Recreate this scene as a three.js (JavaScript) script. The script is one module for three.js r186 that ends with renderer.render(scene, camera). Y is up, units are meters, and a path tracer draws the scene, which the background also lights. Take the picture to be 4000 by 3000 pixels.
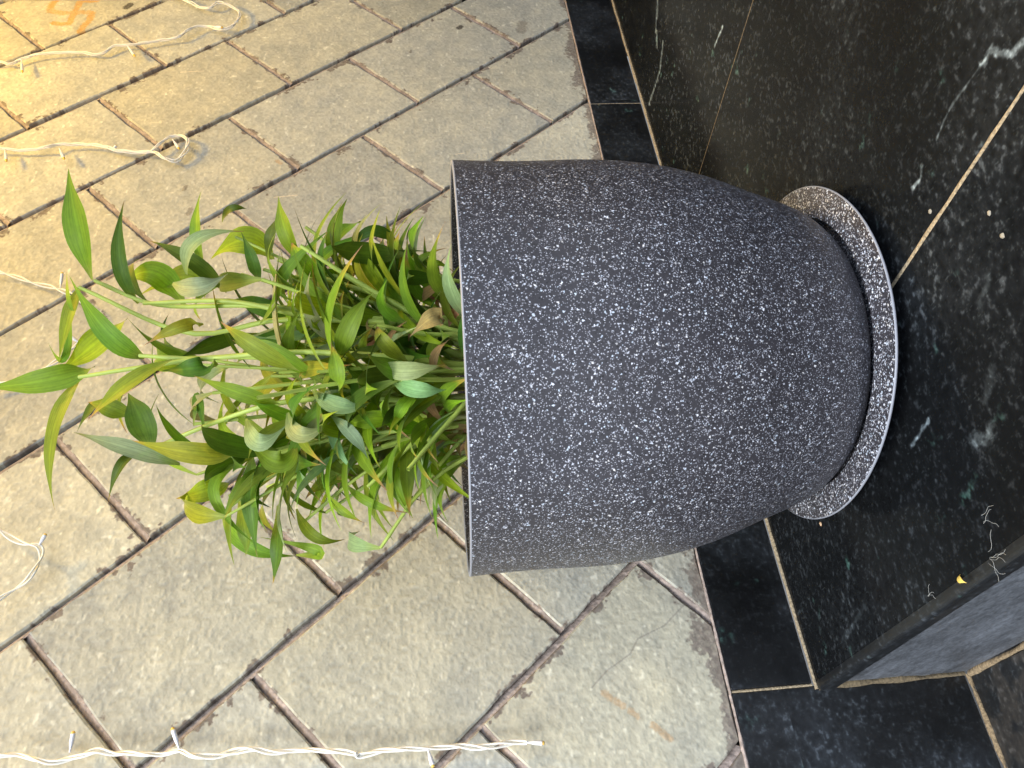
import * as THREE from 'three';
import { mergeGeometries } from 'three/addons/utils/BufferGeometryUtils.js';

// ------------------------------------------------------------------ camera (the photograph is a portrait picture lying on its side)
const scene = new THREE.Scene();
const camera = new THREE.PerspectiveCamera(51.53, 4 / 3, 0.05, 600);
camera.position.set(-0.1938, 0.4128, 0.9261);
{
  const right = new THREE.Vector3(-0.0939, -0.9943, 0.0499);      // world down, nearly
  const up = new THREE.Vector3(0.8232, -0.0491, 0.5657);
  up.addScaledVector(right, -up.dot(right) / right.lengthSq()).normalize(); right.normalize();
  const back = new THREE.Vector3().crossVectors(right, up);
  camera.quaternion.setFromRotationMatrix(new THREE.Matrix4().makeBasis(right, up, back));
}
camera.updateMatrixWorld();
const renderer = new THREE.WebGLRenderer({ antialias: true });
renderer.setSize(1024, 768);
renderer.toneMapping = THREE.LinearToneMapping;
renderer.toneMappingExposure = 2.35;
renderer.shadowMap.enabled = true;
renderer.shadowMap.type = THREE.PCFSoftShadowMap;

// ------------------------------------------------------------------ sky: pale overcast, plain gradient
{
  const W = 64, H = 32, d = new Float32Array(W * H * 4);
  for (let j = 0; j < H; j++) for (let i = 0; i < W; i++) {
    const e = Math.max(0, ((j + 0.5) / H - 0.5) * 2), k = (j * W + i) * 4, m = Math.pow(e, 0.6);
    d[k] = 0.80 - 0.22 * m; d[k + 1] = 0.90 - 0.18 * m; d[k + 2] = 1.08 - 0.10 * m; d[k + 3] = 1;
  }
  const sky = new THREE.DataTexture(d, W, H, THREE.RGBAFormat, THREE.FloatType);
  sky.mapping = THREE.EquirectangularReflectionMapping; sky.magFilter = THREE.LinearFilter; sky.minFilter = THREE.LinearFilter; sky.needsUpdate = true;
  scene.background = sky; scene.environment = sky;
}
const sun = new THREE.DirectionalLight(new THREE.Color(1.0, 0.98, 0.94), 1.5);
sun.position.set(-2.1, 4.0, 2.3); sun.target.position.set(0.5, 0.4, 0.1);
sun.castShadow = true; sun.shadow.radius = 40; sun.shadow.mapSize.set(2048, 2048);
Object.assign(sun.shadow.camera, { left: -3, right: 3, top: 3, bottom: -3, near: 0.1, far: 14 });
scene.add(sun, sun.target);

// ------------------------------------------------------------------ helpers
function mulberry(a) { return () => { a |= 0; a = a + 0x6D2B79F5 | 0; let t = Math.imul(a ^ a >>> 15, 1 | a); t = t + Math.imul(t ^ t >>> 7, 61 | t) ^ t; return ((t ^ t >>> 14) >>> 0) / 4294967296; }; }
const rnd = mulberry(20240817);
const rr = (a, b) => a + (b - a) * rnd();
const clamp = (x, a = 0, b = 1) => Math.min(b, Math.max(a, x));
const sstep = (a, b, x) => { const t = clamp((x - a) / (b - a)); return t * t * (3 - 2 * t); };
const PERM = new Float32Array(65536); { const g = mulberry(7); for (let i = 0; i < 65536; i++) PERM[i] = g(); }
function vn(x, y) {
  const xi = Math.floor(x), yi = Math.floor(y), fx = x - xi, fy = y - yi, u = fx * fx * (3 - 2 * fx), v = fy * fy * (3 - 2 * fy);
  const h = (a, b) => PERM[((a * 73 + b * 5741) & 0xffff) ^ ((a * b * 13 + a * 911) & 0xffff)];
  const a = h(xi, yi), b = h(xi + 1, yi), c = h(xi, yi + 1), d = h(xi + 1, yi + 1);
  return a + (b - a) * u + (c - a) * v + (a - b - c + d) * u * v;
}
function fbm(x, y, o = 4) { let s = 0, a = 0.5, n = 0; for (let i = 0; i < o; i++) { s += a * vn(x, y); n += a; a *= 0.5; x = x * 2.03 + 17.3; y = y * 2.03 + 9.1; } return s / n; }
function tex(W, H, fn, { srgb = true, wrap = THREE.RepeatWrapping } = {}) {
  const d = new Uint8Array(W * H * 4), o = [0, 0, 0];
  for (let j = 0; j < H; j++) for (let i = 0; i < W; i++) {
    fn(i, j, o); const k = (j * W + i) * 4;
    d[k] = clamp(o[0], 0, 255); d[k + 1] = clamp(o[1], 0, 255); d[k + 2] = clamp(o[2], 0, 255); d[k + 3] = 255;
  }
  const t = new THREE.DataTexture(d, W, H, THREE.RGBAFormat);
  t.wrapS = t.wrapT = wrap; t.magFilter = THREE.LinearFilter; t.minFilter = THREE.LinearMipmapLinearFilter; t.generateMipmaps = true;
  if (srgb) t.colorSpace = THREE.SRGBColorSpace; t.needsUpdate = true; return t;
}
const used = {};
const numbered = n => { const k = used[n] = (used[n] ?? -1) + 1; return k ? `${n}_${String(k).padStart(3, '0')}` : n; };
function shade(o) { o.castShadow = true; o.receiveShadow = true; return o; }
function part(name, geo, mat, parent, label) { const m = shade(new THREE.Mesh(geo, mat)); m.name = name; parent.add(m); if (label) m.userData.label = label; return m; }
function thing(name, label, category, pos = [0, 0, 0], group) {
  const g = new THREE.Group(); g.name = numbered(name); g.position.set(...pos); g.userData = { label, category }; if (group) g.userData.group = group; scene.add(g); return g;
}
function structure(name, label, pos = [0, 0, 0]) { const g = new THREE.Group(); g.name = numbered(name); g.position.set(...pos); g.userData = { label, kind: 'structure' }; scene.add(g); return g; }
// planar uv in metres by the way each face points (ox, oz shift the pattern from piece to piece)
function metricUV(g, ox = 0, oz = 0) {
  if (g.index) g = g.toNonIndexed(); const p = g.attributes.position, uv = new Float32Array(p.count * 2);
  const a = new THREE.Vector3(), b = new THREE.Vector3(), c = new THREE.Vector3();
  for (let i = 0; i < p.count; i += 3) {
    a.fromBufferAttribute(p, i); b.fromBufferAttribute(p, i + 1).sub(a); c.fromBufferAttribute(p, i + 2).sub(a); b.cross(c);
    const nx = Math.abs(b.x), ny = Math.abs(b.y), nz = Math.abs(b.z);
    for (let k = 0; k < 3; k++) {
      const x = p.getX(i + k), y = p.getY(i + k), z = p.getZ(i + k);
      const [u, v] = ny >= nx && ny >= nz ? [x, z] : nz >= nx ? [x, y] : [z, y];
      uv[(i + k) * 2] = u + ox; uv[(i + k) * 2 + 1] = v + oz;
    }
  }
  g.setAttribute('uv', new THREE.BufferAttribute(uv, 2)); return g;
}
// a slab with small chamfered edges between two corners
function slab(x0, y0, z0, x1, y1, z1, bev = 0.0015, ox = 0, oz = 0) {
  const s = new THREE.Shape(); const b = bev, w = x1 - x0, h = y1 - y0;
  s.moveTo(b, 0); s.lineTo(w - b, 0); s.lineTo(w, b); s.lineTo(w, h - b); s.lineTo(w - b, h); s.lineTo(b, h); s.lineTo(0, h - b); s.lineTo(0, b); s.closePath();
  const g = new THREE.ExtrudeGeometry(s, { depth: z1 - z0 - 2 * b, bevelEnabled: true, bevelThickness: b, bevelSize: b, bevelOffset: -b, bevelSegments: 1, curveSegments: 1 });
  g.translate(x0, y0, z0 + b); return metricUV(g, ox, oz);
}

// ------------------------------------------------------------------ stone-clad wall: courses laid on the slant
const A = new THREE.Vector2(Math.cos(-49.9 * Math.PI / 180), Math.sin(-49.9 * Math.PI / 180));
const B = new THREE.Vector2(Math.cos(42.8 * Math.PI / 180), Math.sin(42.8 * Math.PI / 180));
const det = A.x * B.y - A.y * B.x;
const toST = (x, y) => [(x * B.y - y * B.x) / det, (A.x * y - A.y * x) / det];
const toXY = (s, t) => [A.x * s + B.x * t, A.y * s + B.y * t];
// course boundaries and the first cross joint of each course (metres along the slanted axes)
const T = [-1.69, -1.475, -1.26, -1.045, -0.83, -0.62, -0.405, -0.19, 0.024, 0.241, 0.459, 0.674, 0.8894, 1.095, 1.2917, 1.49, 1.686, 1.884, 2.082, 2.28, 2.48, 2.68, 2.88, 3.08, 3.28, 3.48];
const S0 = [-0.29, -0.43, -0.29, -0.42, -0.28, -0.42, -0.28, -0.42, -0.29, -0.422, -0.566, -0.408, -0.256, -0.119, 0.021, -0.109, 0.03, 0.16, 0.03, 0.17, 0.04, 0.17, 0.04, 0.17, 0.04];
const LEN = 0.2715, JOINT = 0.0046;
const XL = -1.35, XR = 1.424, YB = 0.1015, YT = 2.0;               // the clad area
const WX0 = -0.7, WW = 2.14, WY0 = 0.09, WH = 1.45;                 // area of the stone texture
function tileAt(x, y) {
  const [s, t] = toST(x, y); let i = 0; while (i < T.length - 2 && t >= T[i + 1]) i++;
  const q = (s - S0[i]) / LEN, j = Math.floor(q);
  return [i, j, (q - j) * LEN, (1 - q + j) * LEN, t - T[i], T[i + 1] - t];
}
const tileHash = (i, j, k) => PERM[((i + 40) * 977 + (j + 40) * 613 + k * 4099) & 0xffff];
// dark cracks, specks and the orange painted symbol, as strokes in wall metres
const strokes = [];
const stroke = (pts, w, col, a, rough = 0.5) => strokes.push({ pts, w, col, a, rough, x0: Math.min(...pts.map(p => p[0])) - w * 2, x1: Math.max(...pts.map(p => p[0])) + w * 2, y0: Math.min(...pts.map(p => p[1])) - w * 2, y1: Math.max(...pts.map(p => p[1])) + w * 2 });
const ORANGE = [214, 138, 40];
stroke([[1.411, 1.141], [1.386, 1.140], [1.377, 1.111], [1.382, 1.079], [1.379, 1.058]], 0.0078, ORANGE, 0.55, 1.1);
stroke([[1.379, 1.058], [1.353, 1.058], [1.331, 1.065], [1.314, 1.068]], 0.0074, ORANGE, 0.7, 1.0);
stroke([[1.422, 1.059], [1.419, 1.089], [1.392, 1.090], [1.366, 1.093], [1.342, 1.093], [1.340, 1.109], [1.343, 1.124]], 0.007, ORANGE, 0.72, 1.0);
stroke([[1.423, 1.136], [1.418, 1.139], [1.401, 1.141]], 0.007, ORANGE, 0.7, 0.8);
stroke([[1.317, 0.332], [1.322, 0.328]], 0.006, [52, 47, 42], 0.9, 0.7);
stroke([[1.398, 0.995], [1.407, 0.990]], 0.008, [45, 40, 34], 0.9, 0.8);
stroke([[0.104, 0.130], [0.081, 0.159], [0.068, 0.194], [0.052, 0.205], [0.035, 0.236], [0.018, 0.256]], 0.0010, [124, 118, 110], 0.55, 0.6);
for (const [ax, ay, bx, by] of [[1.177, 0.860, 1.180, 0.819], [1.087, 0.918, 1.088, 0.905], [1.030, 0.891, 1.031, 0.873], [0.833, 0.665, 0.837, 0.628], [0.93, 0.36, 0.932, 0.345]]) stroke([[ax, ay], [bx, by]], 0.0013, [232, 218, 190], 0.8, 0.5);   // chalky scratches
for (const [x, y, w, a] of [[0.860, 0.811, 0.004, 0.7], [0.804, 0.797, 0.005, 0.6], [1.316, 0.206, 0.012, 0.5], [1.238, 0.432, 0.003, 0.7], [0.62, 0.75, 0.004, 0.4]]) stroke([[x - w, y], [x + w, y - w * 0.4]], w, [98, 90, 80], a, 0.9);   // dirt specks
for (const [x, y] of [[0.008, 0.239], [-0.001, 0.227], [-0.013, 0.213], [-0.030, 0.190], [-0.039, 0.181], [0.919, 0.662]]) stroke([[x - 0.003, y - 0.003], [x + 0.003, y + 0.004]], 0.0042, [184, 126, 72], 0.42, 0.9);   // rusty spots
function onStroke(x, y) {
  let best = null, bw = 0;
  for (const s of strokes) {
    if (x < s.x0 || x > s.x1 || y < s.y0 || y > s.y1) continue;
    let dm = 9;
    for (let k = 0; k < s.pts.length - 1; k++) {
      const [ax, ay] = s.pts[k], [bx, by] = s.pts[k + 1], dx = bx - ax, dy = by - ay, t = clamp(((x - ax) * dx + (y - ay) * dy) / (dx * dx + dy * dy));
      dm = Math.min(dm, Math.hypot(x - ax - dx * t, y - ay - dy * t));
    }
    const m = sstep(s.w * 1.15, s.w * 0.6, dm + s.w * s.rough * (fbm(x * 420, y * 420, 3) - 0.5)) * s.a * (1 - s.rough * 0.7 * fbm(x * 700 + 9, y * 700, 2));
    if (m > bw) { bw = m; best = s; }
  }
  return [best, bw];
}
const wallRel = new Float32Array(2048 * 1388);
const wallMap = tex(2048, 1388, (i, j, o) => {
  const x = WX0 + (i + 0.5) / 2048 * WW, y = WY0 + (j + 0.5) / 1388 * WH;
  const [ci, cj, d0, d1, e0, e1] = tileAt(x, y);
  const h1 = tileHash(ci, cj, 1), h2 = tileHash(ci, cj, 2), h3 = tileHash(ci, cj, 3);
  const ox = h1 * 40, oy = h2 * 40;
  const big = fbm(x * 7 + ox, y * 7 + oy, 3) - 0.5, mid = fbm(x * 38 + ox, y * 46 + oy, 3) - 0.5, fine = fbm(x * 210 + ox, y * 250 + oy, 3) - 0.5;
  const speck = fbm(x * 120 + oy, y * 160 + ox, 2);
  let v = 1 + 0.10 * big + 0.17 * mid + 0.22 * fine + (h3 - 0.5) * 0.07;
  const warm = (h1 - 0.5) * 9 + 14 * big + 10 * mid;
  let r = 183 * v + warm * 0.3, g = 181 * v, b = 165 * v - warm * 0.7;
  if (speck > 0.74) { const k = (speck - 0.74) * 3; r += 60 * k; g += 60 * k; b += 58 * k; }
  // mortar smeared over the edges of the stones, ragged
  const n = fbm(x * 55 + 3, y * 55 + 8, 4), n2 = fbm(x * 260, y * 260, 3);
  const e = (n - 0.58) * 0.046 + (n2 - 0.5) * 0.014;
  const below = e1 - e * 1.15 - 0.0070, above = e0 - e * 0.8 - 0.0045, sides = Math.min(d0, d1) - e * 0.75 - 0.0045;
  let sm = sstep(0.0022, -0.0015, Math.min(below, above, sides));
  const foot = y - 0.1015 - (fbm(x * 22, y * 30 + 5, 4) - 0.36) * 0.07; sm = Math.max(sm, sstep(0.004, -0.004, foot + (n2 - 0.5) * 0.03) * 0.95);
  sm *= 0.72 + 0.28 * sstep(0.35, 0.6, n2);
  const dk = 0.86 + 0.3 * fine; r += (142 * dk - r) * sm; g += (131 * dk - g) * sm; b += (120 * dk - b) * sm;
  const [st, a] = onStroke(x, y); if (st) { r += (st.col[0] - r) * a; g += (st.col[1] - g) * a; b += (st.col[2] - b) * a; }
  o[0] = r; o[1] = g; o[2] = b;
  wallRel[j * 2048 + i] = 128 + 190 * (0.55 * mid + 0.8 * fine + 0.35 * big) - sm * 18;
}, { wrap: THREE.MirroredRepeatWrapping });
const wallBump = tex(2048, 1388, (i, j, o) => { o[0] = o[1] = o[2] = wallRel[j * 2048 + i]; }, { srgb: false, wrap: THREE.MirroredRepeatWrapping });
const stoneMats = [0.96, 1.0, 1.04].map(k => new THREE.MeshStandardMaterial({ color: new THREE.Color(k, k, k), map: wallMap, bumpMap: wallBump, bumpScale: 0.0015, roughness: 0.88 }));
const mortarMap = tex(256, 256, (i, j, o) => { const n = fbm(i / 9, j / 9, 4), m = fbm(i / 40, j / 40, 2), v = 0.72 + 0.5 * n * (0.6 + 0.8 * m); o[0] = 164 * v; o[1] = 150 * v; o[2] = 141 * v; });
mortarMap.repeat.set(8, 8);
const mortarMat = new THREE.MeshStandardMaterial({ map: mortarMap, bumpMap: mortarMap, bumpScale: 0.003, roughness: 0.95 });

function clipPoly(poly, f) {
  const out = [];
  for (let i = 0; i < poly.length; i++) {
    const a = poly[i], b = poly[(i + 1) % poly.length], fa = f(a), fb = f(b);
    if (fa >= 0) out.push(a);
    if (fa * fb < 0) { const t = fa / (fa - fb); out.push([a[0] + (b[0] - a[0]) * t, a[1] + (b[1] - a[1]) * t]); }
  }
  return out;
}
const clipWall = poly => [p => p[0] - XL, p => XR - p[0], p => p[1] - YB, p => YT - p[1]].reduce((q, f) => q.length ? clipPoly(q, f) : q, poly);
const areaOf = p => Math.abs(p.reduce((s, a, i) => { const b = p[(i + 1) % p.length]; return s + a[0] * b[1] - a[1] * b[0]; }, 0)) / 2;
const stoneWall = thing('stone_wall', 'wall clad in slanting courses of tan sandstone slabs with brown joints', 'wall');
part('backing', slab(XL, YB, -0.14, XR, YT, -0.012), mortarMat, stoneWall);
function stoneGeometry(poly, lift) {
  if (THREE.ShapeUtils.isClockWise(poly.map(p => new THREE.Vector2(...p)))) poly.reverse();
  const ring = [];
  for (let i = 0; i < poly.length; i++) {                            // hand-cut edges: a point about every 24 mm, each a little off the line
    const a = poly[i], b = poly[(i + 1) % poly.length], L = Math.hypot(b[0] - a[0], b[1] - a[1]), n = Math.max(1, Math.round(L / 0.024));
    for (let k = 0; k < n; k++) {
      const t = k / n, j = (k ? 0.0011 : 0.0006) * (rnd() * 2 - 1), j2 = (rnd() * 2 - 1) * 0.0011, nx = (b[1] - a[1]) / L, ny = -(b[0] - a[0]) / L;
      ring.push([a[0] + (b[0] - a[0]) * t + nx * (k ? j2 : 0) + (k ? 0 : j), a[1] + (b[1] - a[1]) * t + ny * (k ? j2 : 0) + (k ? 0 : j)]);
    }
  }
  const n = ring.length, cx = ring.reduce((s, p) => s + p[0], 0) / n, cy = ring.reduce((s, p) => s + p[1], 0) / n;
  const inset = ring.map(([x, y]) => { const d = Math.hypot(x - cx, y - cy) || 1; return [x - (x - cx) / d * 0.0022, y - (y - cy) / d * 0.0022]; });
  const pos = [], tri = (a, b, c) => pos.push(...a, ...b, ...c);
  const F = inset.map(p => [p[0], p[1], lift]), M = ring.map(p => [p[0], p[1], lift - 0.0013 - rnd() * 0.0012]), K = ring.map(p => [p[0], p[1], -0.0125]);
  for (const [a, b, c] of THREE.ShapeUtils.triangulateShape(inset.map(p => new THREE.Vector2(...p)), [])) tri(F[a], F[b], F[c]);
  for (let i = 0; i < n; i++) { const k = (i + 1) % n; tri(F[i], M[i], M[k]); tri(F[i], M[k], F[k]); tri(M[i], K[i], K[k]); tri(M[i], K[k], M[k]); }
  const g = new THREE.BufferGeometry(), P = new Float32Array(pos), uv = new Float32Array(P.length / 3 * 2);
  for (let i = 0; i < P.length / 3; i++) { uv[i * 2] = (P[i * 3] - WX0) / WW; uv[i * 2 + 1] = (P[i * 3 + 1] - WY0) / WH; }
  g.setAttribute('position', new THREE.BufferAttribute(P, 3)); g.setAttribute('uv', new THREE.BufferAttribute(uv, 2)); g.computeVertexNormals(); return g;
}
// a mortar strip in a joint: struck back under the upper stone, nearly flush with the lower one
function strip(s0, t0, s1, t1, hs, ht) {
  const [ax, ay] = toXY(s0, t0), [bx, by] = toXY(s1, t1), [ox, oy] = [A.x * hs + B.x * ht, A.y * hs + B.y * ht];
  const N = 14, prof = [[1.15, -0.0105], [0.55, -0.0085], [0.0, -0.0045], [-0.6, -0.0022], [-1.15, -0.0028]], pos = [], uv = [], idx = [];
  const ends = clipWall([[ax + ox, ay + oy], [bx + ox, by + oy], [bx - ox, by - oy], [ax - ox, ay - oy]]); if (ends.length < 3 || areaOf(ends) < 1e-5) return null;
  let t0c = 0, t1c = 1; const inside = k => { const x = ax + (bx - ax) * k, y = ay + (by - ay) * k; return x > XL + 0.004 && x < XR - 0.004 && y > YB - 0.003 && y < YT - 0.004; };
  while (t0c < 1 && !inside(t0c)) t0c += 0.002; while (t1c > t0c && !inside(t1c)) t1c -= 0.002; if (t1c - t0c < 0.01) return null;
  const L = Math.hypot(bx - ax, by - ay);
  for (let i = 0; i <= N; i++) {
    const k = t0c + (t1c - t0c) * i / N, wob = (fbm(k * L * 60 + s0 * 31, t0 * 37, 3) - 0.5) * 0.0022;
    for (const [q, z] of prof) { pos.push(ax + (bx - ax) * k + ox * q, ay + (by - ay) * k + oy * q, z + wob * (q < 0.8 ? 1 : 0)); uv.push(k * L, q * 0.005 + t0); }
  }
  for (let i = 0; i < N; i++) for (let k = 0; k < prof.length - 1; k++) { const a = i * prof.length + k, b = a + prof.length; idx.push(a, b, a + 1, a + 1, b, b + 1); }
  const g = new THREE.BufferGeometry(); g.setAttribute('position', new THREE.Float32BufferAttribute(pos, 3)); g.setAttribute('uv', new THREE.Float32BufferAttribute(uv, 2)); g.setIndex(idx); g.computeVertexNormals();
  const nz = g.attributes.normal.getZ(20); if (nz < 0) { const ix = g.index.array; for (let i = 0; i < ix.length; i += 3) { const t = ix[i]; ix[i] = ix[i + 1]; ix[i + 1] = t; } g.computeVertexNormals(); }
  return g;
}
for (let i = 0; i < T.length - 1; i++) {
  for (let j = -18; j < 16; j++) {
    const s = S0[i] + j * LEN, h = JOINT * 0.92;
    const poly = clipWall([toXY(s + h, T[i] + h), toXY(s + LEN - h, T[i] + h), toXY(s + LEN - h, T[i + 1] - h), toXY(s + h, T[i + 1] - h)]);
    if (poly.length < 3 || areaOf(poly) < 2e-4) continue;
    part('stone', stoneGeometry(poly, (tileHash(i, j, 5) - 0.5) * 0.0022), stoneMats[Math.floor(tileHash(i, j, 6) * 3)], stoneWall);
  }
  for (let j = -18; j < 16; j++) {
    const s = S0[i] + j * LEN, g = strip(s, T[i + 1] - JOINT, s, T[i] + JOINT, -JOINT * 1.08, 0); if (g) part('mortar_joint', g, mortarMat, stoneWall);
  }
  const g = strip(-3.2, T[i], 3.6, T[i], 0, JOINT); if (g) part('mortar_joint', g, mortarMat, stoneWall);
}

// ------------------------------------------------------------------ black granite: skirting, raised ledge, floor
function graniteMap(W, H, m, ox, oz, extra) {                        // m = metres covered across W
  return tex(W, H, (i, j, o) => {
    const x = i / W * m + ox, y = j / H * m * H / W + oz;
    const cloud = fbm(x * 9, y * 9, 4), grit = fbm(x * 190, y * 230, 3), fleck = fbm(x * 520 + 40, y * 290 + 20, 2), fl2 = fbm(x * 250 + 7, y * 400, 3), green = fbm(x * 36 + 2, y * 36 + 4, 3);
    let v = 17 + 24 * Math.pow(cloud, 1.4) * grit * 2 + 34 * sstep(0.60, 0.86, grit) * (0.3 + cloud);
    let r = v * 0.95, g = v * 1.02, b = v * 1.08;
    const k = sstep(0.72, 0.92, fleck) * 26 + sstep(0.70, 0.86, fl2) * 18; r += k * 0.9; g += k; b += k * 1.02;
    const q = sstep(0.74, 0.86, green) * sstep(0.35, 0.7, grit) * 46; r += q * 0.55; g += q * 1.0; b += q * 0.85;
    o[0] = r; o[1] = g; o[2] = b; if (extra) extra(x, y, o, grit);
  });
}
const LX = 1.46, LZ = 0.86;                                          // ledge area covered by its own map (x from -0.03, z from 0)
const veins = [
  [[[0.273, 0.626], [0.276, 0.614], [0.297, 0.604], [0.297, 0.594]], 0.004, 85], [[[0.297, 0.600], [0.301, 0.568], [0.303, 0.554], [0.302, 0.540], [0.298, 0.524]], 0.0016, 55],
  [[[0.296, 0.497], [0.290, 0.489], [0.292, 0.478]], 0.0028, 95], [[[0.125, 0.372], [0.122, 0.352], [0.120, 0.336]], 0.003, 95], [[[0.078, 0.430], [0.074, 0.421], [0.081, 0.412]], 0.0075, 62],
  [[[1.10, 0.185], [1.078, 0.145], [1.05, 0.128]], 0.007, 92], [[[1.022, 0.150], [1.004, 0.110], [1.012, 0.070], [1.022, 0.030]], 0.0055, 95], [[[0.790, 0.322], [0.799, 0.286]], 0.003, 130],
  [[[0.02, 0.10], [0.035, 0.17]], 0.004, 26], [[[0.115, 0.46], [0.10, 0.44]], 0.006, 30], [[[0.17, 0.50], [0.16, 0.48]], 0.005, 30]];
const ledgeMap = graniteMap(2048, 1206, LX, -0.03, 0, (x, y, o, grit) => {
  for (const [pts, w, lum] of veins) {
    let dm = 9;
    for (let k = 0; k < pts.length - 1; k++) {
      const [ax, ay] = pts[k], [bx, by] = pts[k + 1]; if (Math.abs(x - ax) > 0.1 || Math.abs(y - ay) > 0.1) continue;
      const dx = bx - ax, dy = by - ay, t = clamp(((x - ax) * dx + (y - ay) * dy) / (dx * dx + dy * dy)); dm = Math.min(dm, Math.hypot(x - ax - dx * t, y - ay - dy * t));
    }
    if (dm < w * 3) { const m = sstep(w * 1.3, w * 0.2, dm + w * 1.7 * (fbm(x * 260, y * 200, 3) - 0.42)) * (0.35 + grit); o[0] += lum * 0.9 * m; o[1] += lum * m; o[2] += lum * 1.04 * m; }
  }
});
ledgeMap.repeat.set(1 / LX, 1 / LZ); ledgeMap.offset.set(0.03 / LX, 0);
const granMap = graniteMap(1024, 1024, 0.75, 3, 5, (x, y, o, grit) => { const c = 24 * sstep(0.30, 0.75, fbm(x * 14 + 5, y * 14, 4)) * (0.5 + grit); o[0] = o[0] * 0.8 + c * 0.92; o[1] = o[1] * 0.8 + c; o[2] = o[2] * 0.8 + c * 1.1; }); granMap.repeat.set(1 / 0.75, 1 / 0.75);
const smudge = tex(512, 512, (i, j, o) => { const n = fbm(i / 46, j / 46, 4), f = fbm(i / 5, j / 14, 3); o[0] = 0; o[1] = 110 + 70 * n + 46 * (f - 0.5); o[2] = 0; }, { srgb: false });
smudge.repeat.set(2, 2);
const ledgeMat = new THREE.MeshPhysicalMaterial({ map: ledgeMap, roughness: 0.26, roughnessMap: smudge, ior: 1.5, specularIntensity: 0.09 });
const noseMat = new THREE.MeshPhysicalMaterial({ map: ledgeMap, roughness: 0.38, ior: 1.55 });
const granMat = new THREE.MeshPhysicalMaterial({ map: granMap, roughness: 0.66, roughnessMap: smudge, ior: 1.5 });
const honedMap = tex(1024, 512, (i, j, o) => { const x = i / 1024, y = j / 512, s = fbm(x * 26, y * 44, 4), f = fbm(x * 170, y * 220, 3), c = fbm(x * 5, y * 7, 3), v = 88 + 44 * (s - 0.5) + 50 * (f - 0.5) + 40 * (c - 0.5); o[0] = v * 0.96; o[1] = v; o[2] = v * 1.05; });
honedMap.repeat.set(1.4, 2.8);
const honedMat = new THREE.MeshStandardMaterial({ map: honedMap, roughness: 0.55 });   // honed, dusty face of the riser
const groutTex = tex(256, 256, (i, j, o) => { const n = fbm(i / 6, j / 6, 4), v = 0.62 + 0.62 * n; o[0] = 168 * v; o[1] = 152 * v; o[2] = 124 * v; }); groutTex.repeat.set(14, 14);
const groutMat = new THREE.MeshStandardMaterial({ map: groutTex, bumpMap: groutTex, bumpScale: 0.002, roughness: 0.95 });
const mortarDark = new THREE.MeshStandardMaterial({ color: new THREE.Color(0.42, 0.40, 0.36), map: groutTex, roughness: 0.95 });
const FLOOR = -0.1832;
// skirting
const skirting = thing('granite_skirting', 'black granite skirting slabs along the foot of the stone wall', 'skirting');
part('slab', slab(0.0015, 0.0035, -0.03, 1.0598, 0.0995, 0.003, 0.0012, 0.1, 0.3), granMat, skirting);
part('slab', slab(1.0612, 0.0035, -0.03, 1.4225, 0.0995, 0.003, 0.0012, 0.43, 0.12), granMat, skirting);
part('slab', slab(-0.62, FLOOR + 0.004, -0.03, -0.0015, 0.0995, 0.003, 0.0012, 0.25, 0.71), granMat, skirting);
part('slab', slab(-1.35, FLOOR + 0.004, -0.03, -0.6215, 0.0995, 0.003, 0.0012, 0.55, 0.2), granMat, skirting);
// wandering bead of grout along a line: a slightly uneven half-round
function bead(ax, ay, az, bx, by, bz, w, h, up = [0, 1, 0], seed = 1, ragged = 0.35) {
  const N = Math.max(8, Math.round(Math.hypot(bx - ax, by - ay, bz - az) / 0.008)), d = new THREE.Vector3(bx - ax, by - ay, bz - az).normalize(), u = new THREE.Vector3(...up), s = new THREE.Vector3().crossVectors(d, u).normalize();
  const pos = [], uv = [], idx = [], prof = [[-1, -0.4], [-0.75, 0.55], [0, 1], [0.75, 0.55], [1, -0.4]];
  for (let i = 0; i <= N; i++) {
    const t = i / N, j = 1 + ragged * 2 * (fbm(i * 0.5 + seed * 13, seed * 7, 3) - 0.5), off = (fbm(i * 0.21 + seed * 5, 3, 2) - 0.5) * w * 0.5;
    for (const [q, e] of prof) { pos.push(ax + (bx - ax) * t + s.x * (q * w * j + off) + u.x * h * e, ay + (by - ay) * t + s.y * (q * w * j + off) + u.y * h * e, az + (bz - az) * t + s.z * (q * w * j + off) + u.z * h * e); uv.push(t * N * 0.008, q * w); }
  }
  for (let i = 0; i < N; i++) for (let k = 0; k < 4; k++) { const a = i * 5 + k, b = a + 5; idx.push(a, a + 1, b, a + 1, b + 1, b); }
  const g = new THREE.BufferGeometry(); g.setAttribute('position', new THREE.Float32BufferAttribute(pos, 3)); g.setAttribute('uv', new THREE.Float32BufferAttribute(uv, 2)); g.setIndex(idx); g.computeVertexNormals(); return g;
}
part('grout_line', bead(-0.003, 0.1005, 0.0005, 1.422, 0.1005, 0.0005, 0.0016, 0.0032, [0, 0, 1], 31, 0.6), mortarMat, skirting);
part('grout_line', bead(-1.34, 0.1005, 0.0005, -0.003, 0.1005, 0.0005, 0.0018, 0.0032, [0, 0, 1], 32, 0.6), mortarMat, skirting);
part('grout_line', bead(1.0605, 0.004, 0.0015, 1.0605, 0.099, 0.0015, 0.0007, 0.0012, [0, 0, 1], 33), groutMat, skirting);
part('grout_line', bead(0, 0.004, 0.0018, 0, 0.099, 0.0018, 0.0016, 0.0016, [0, 0, 1], 34), groutMat, skirting);
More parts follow.
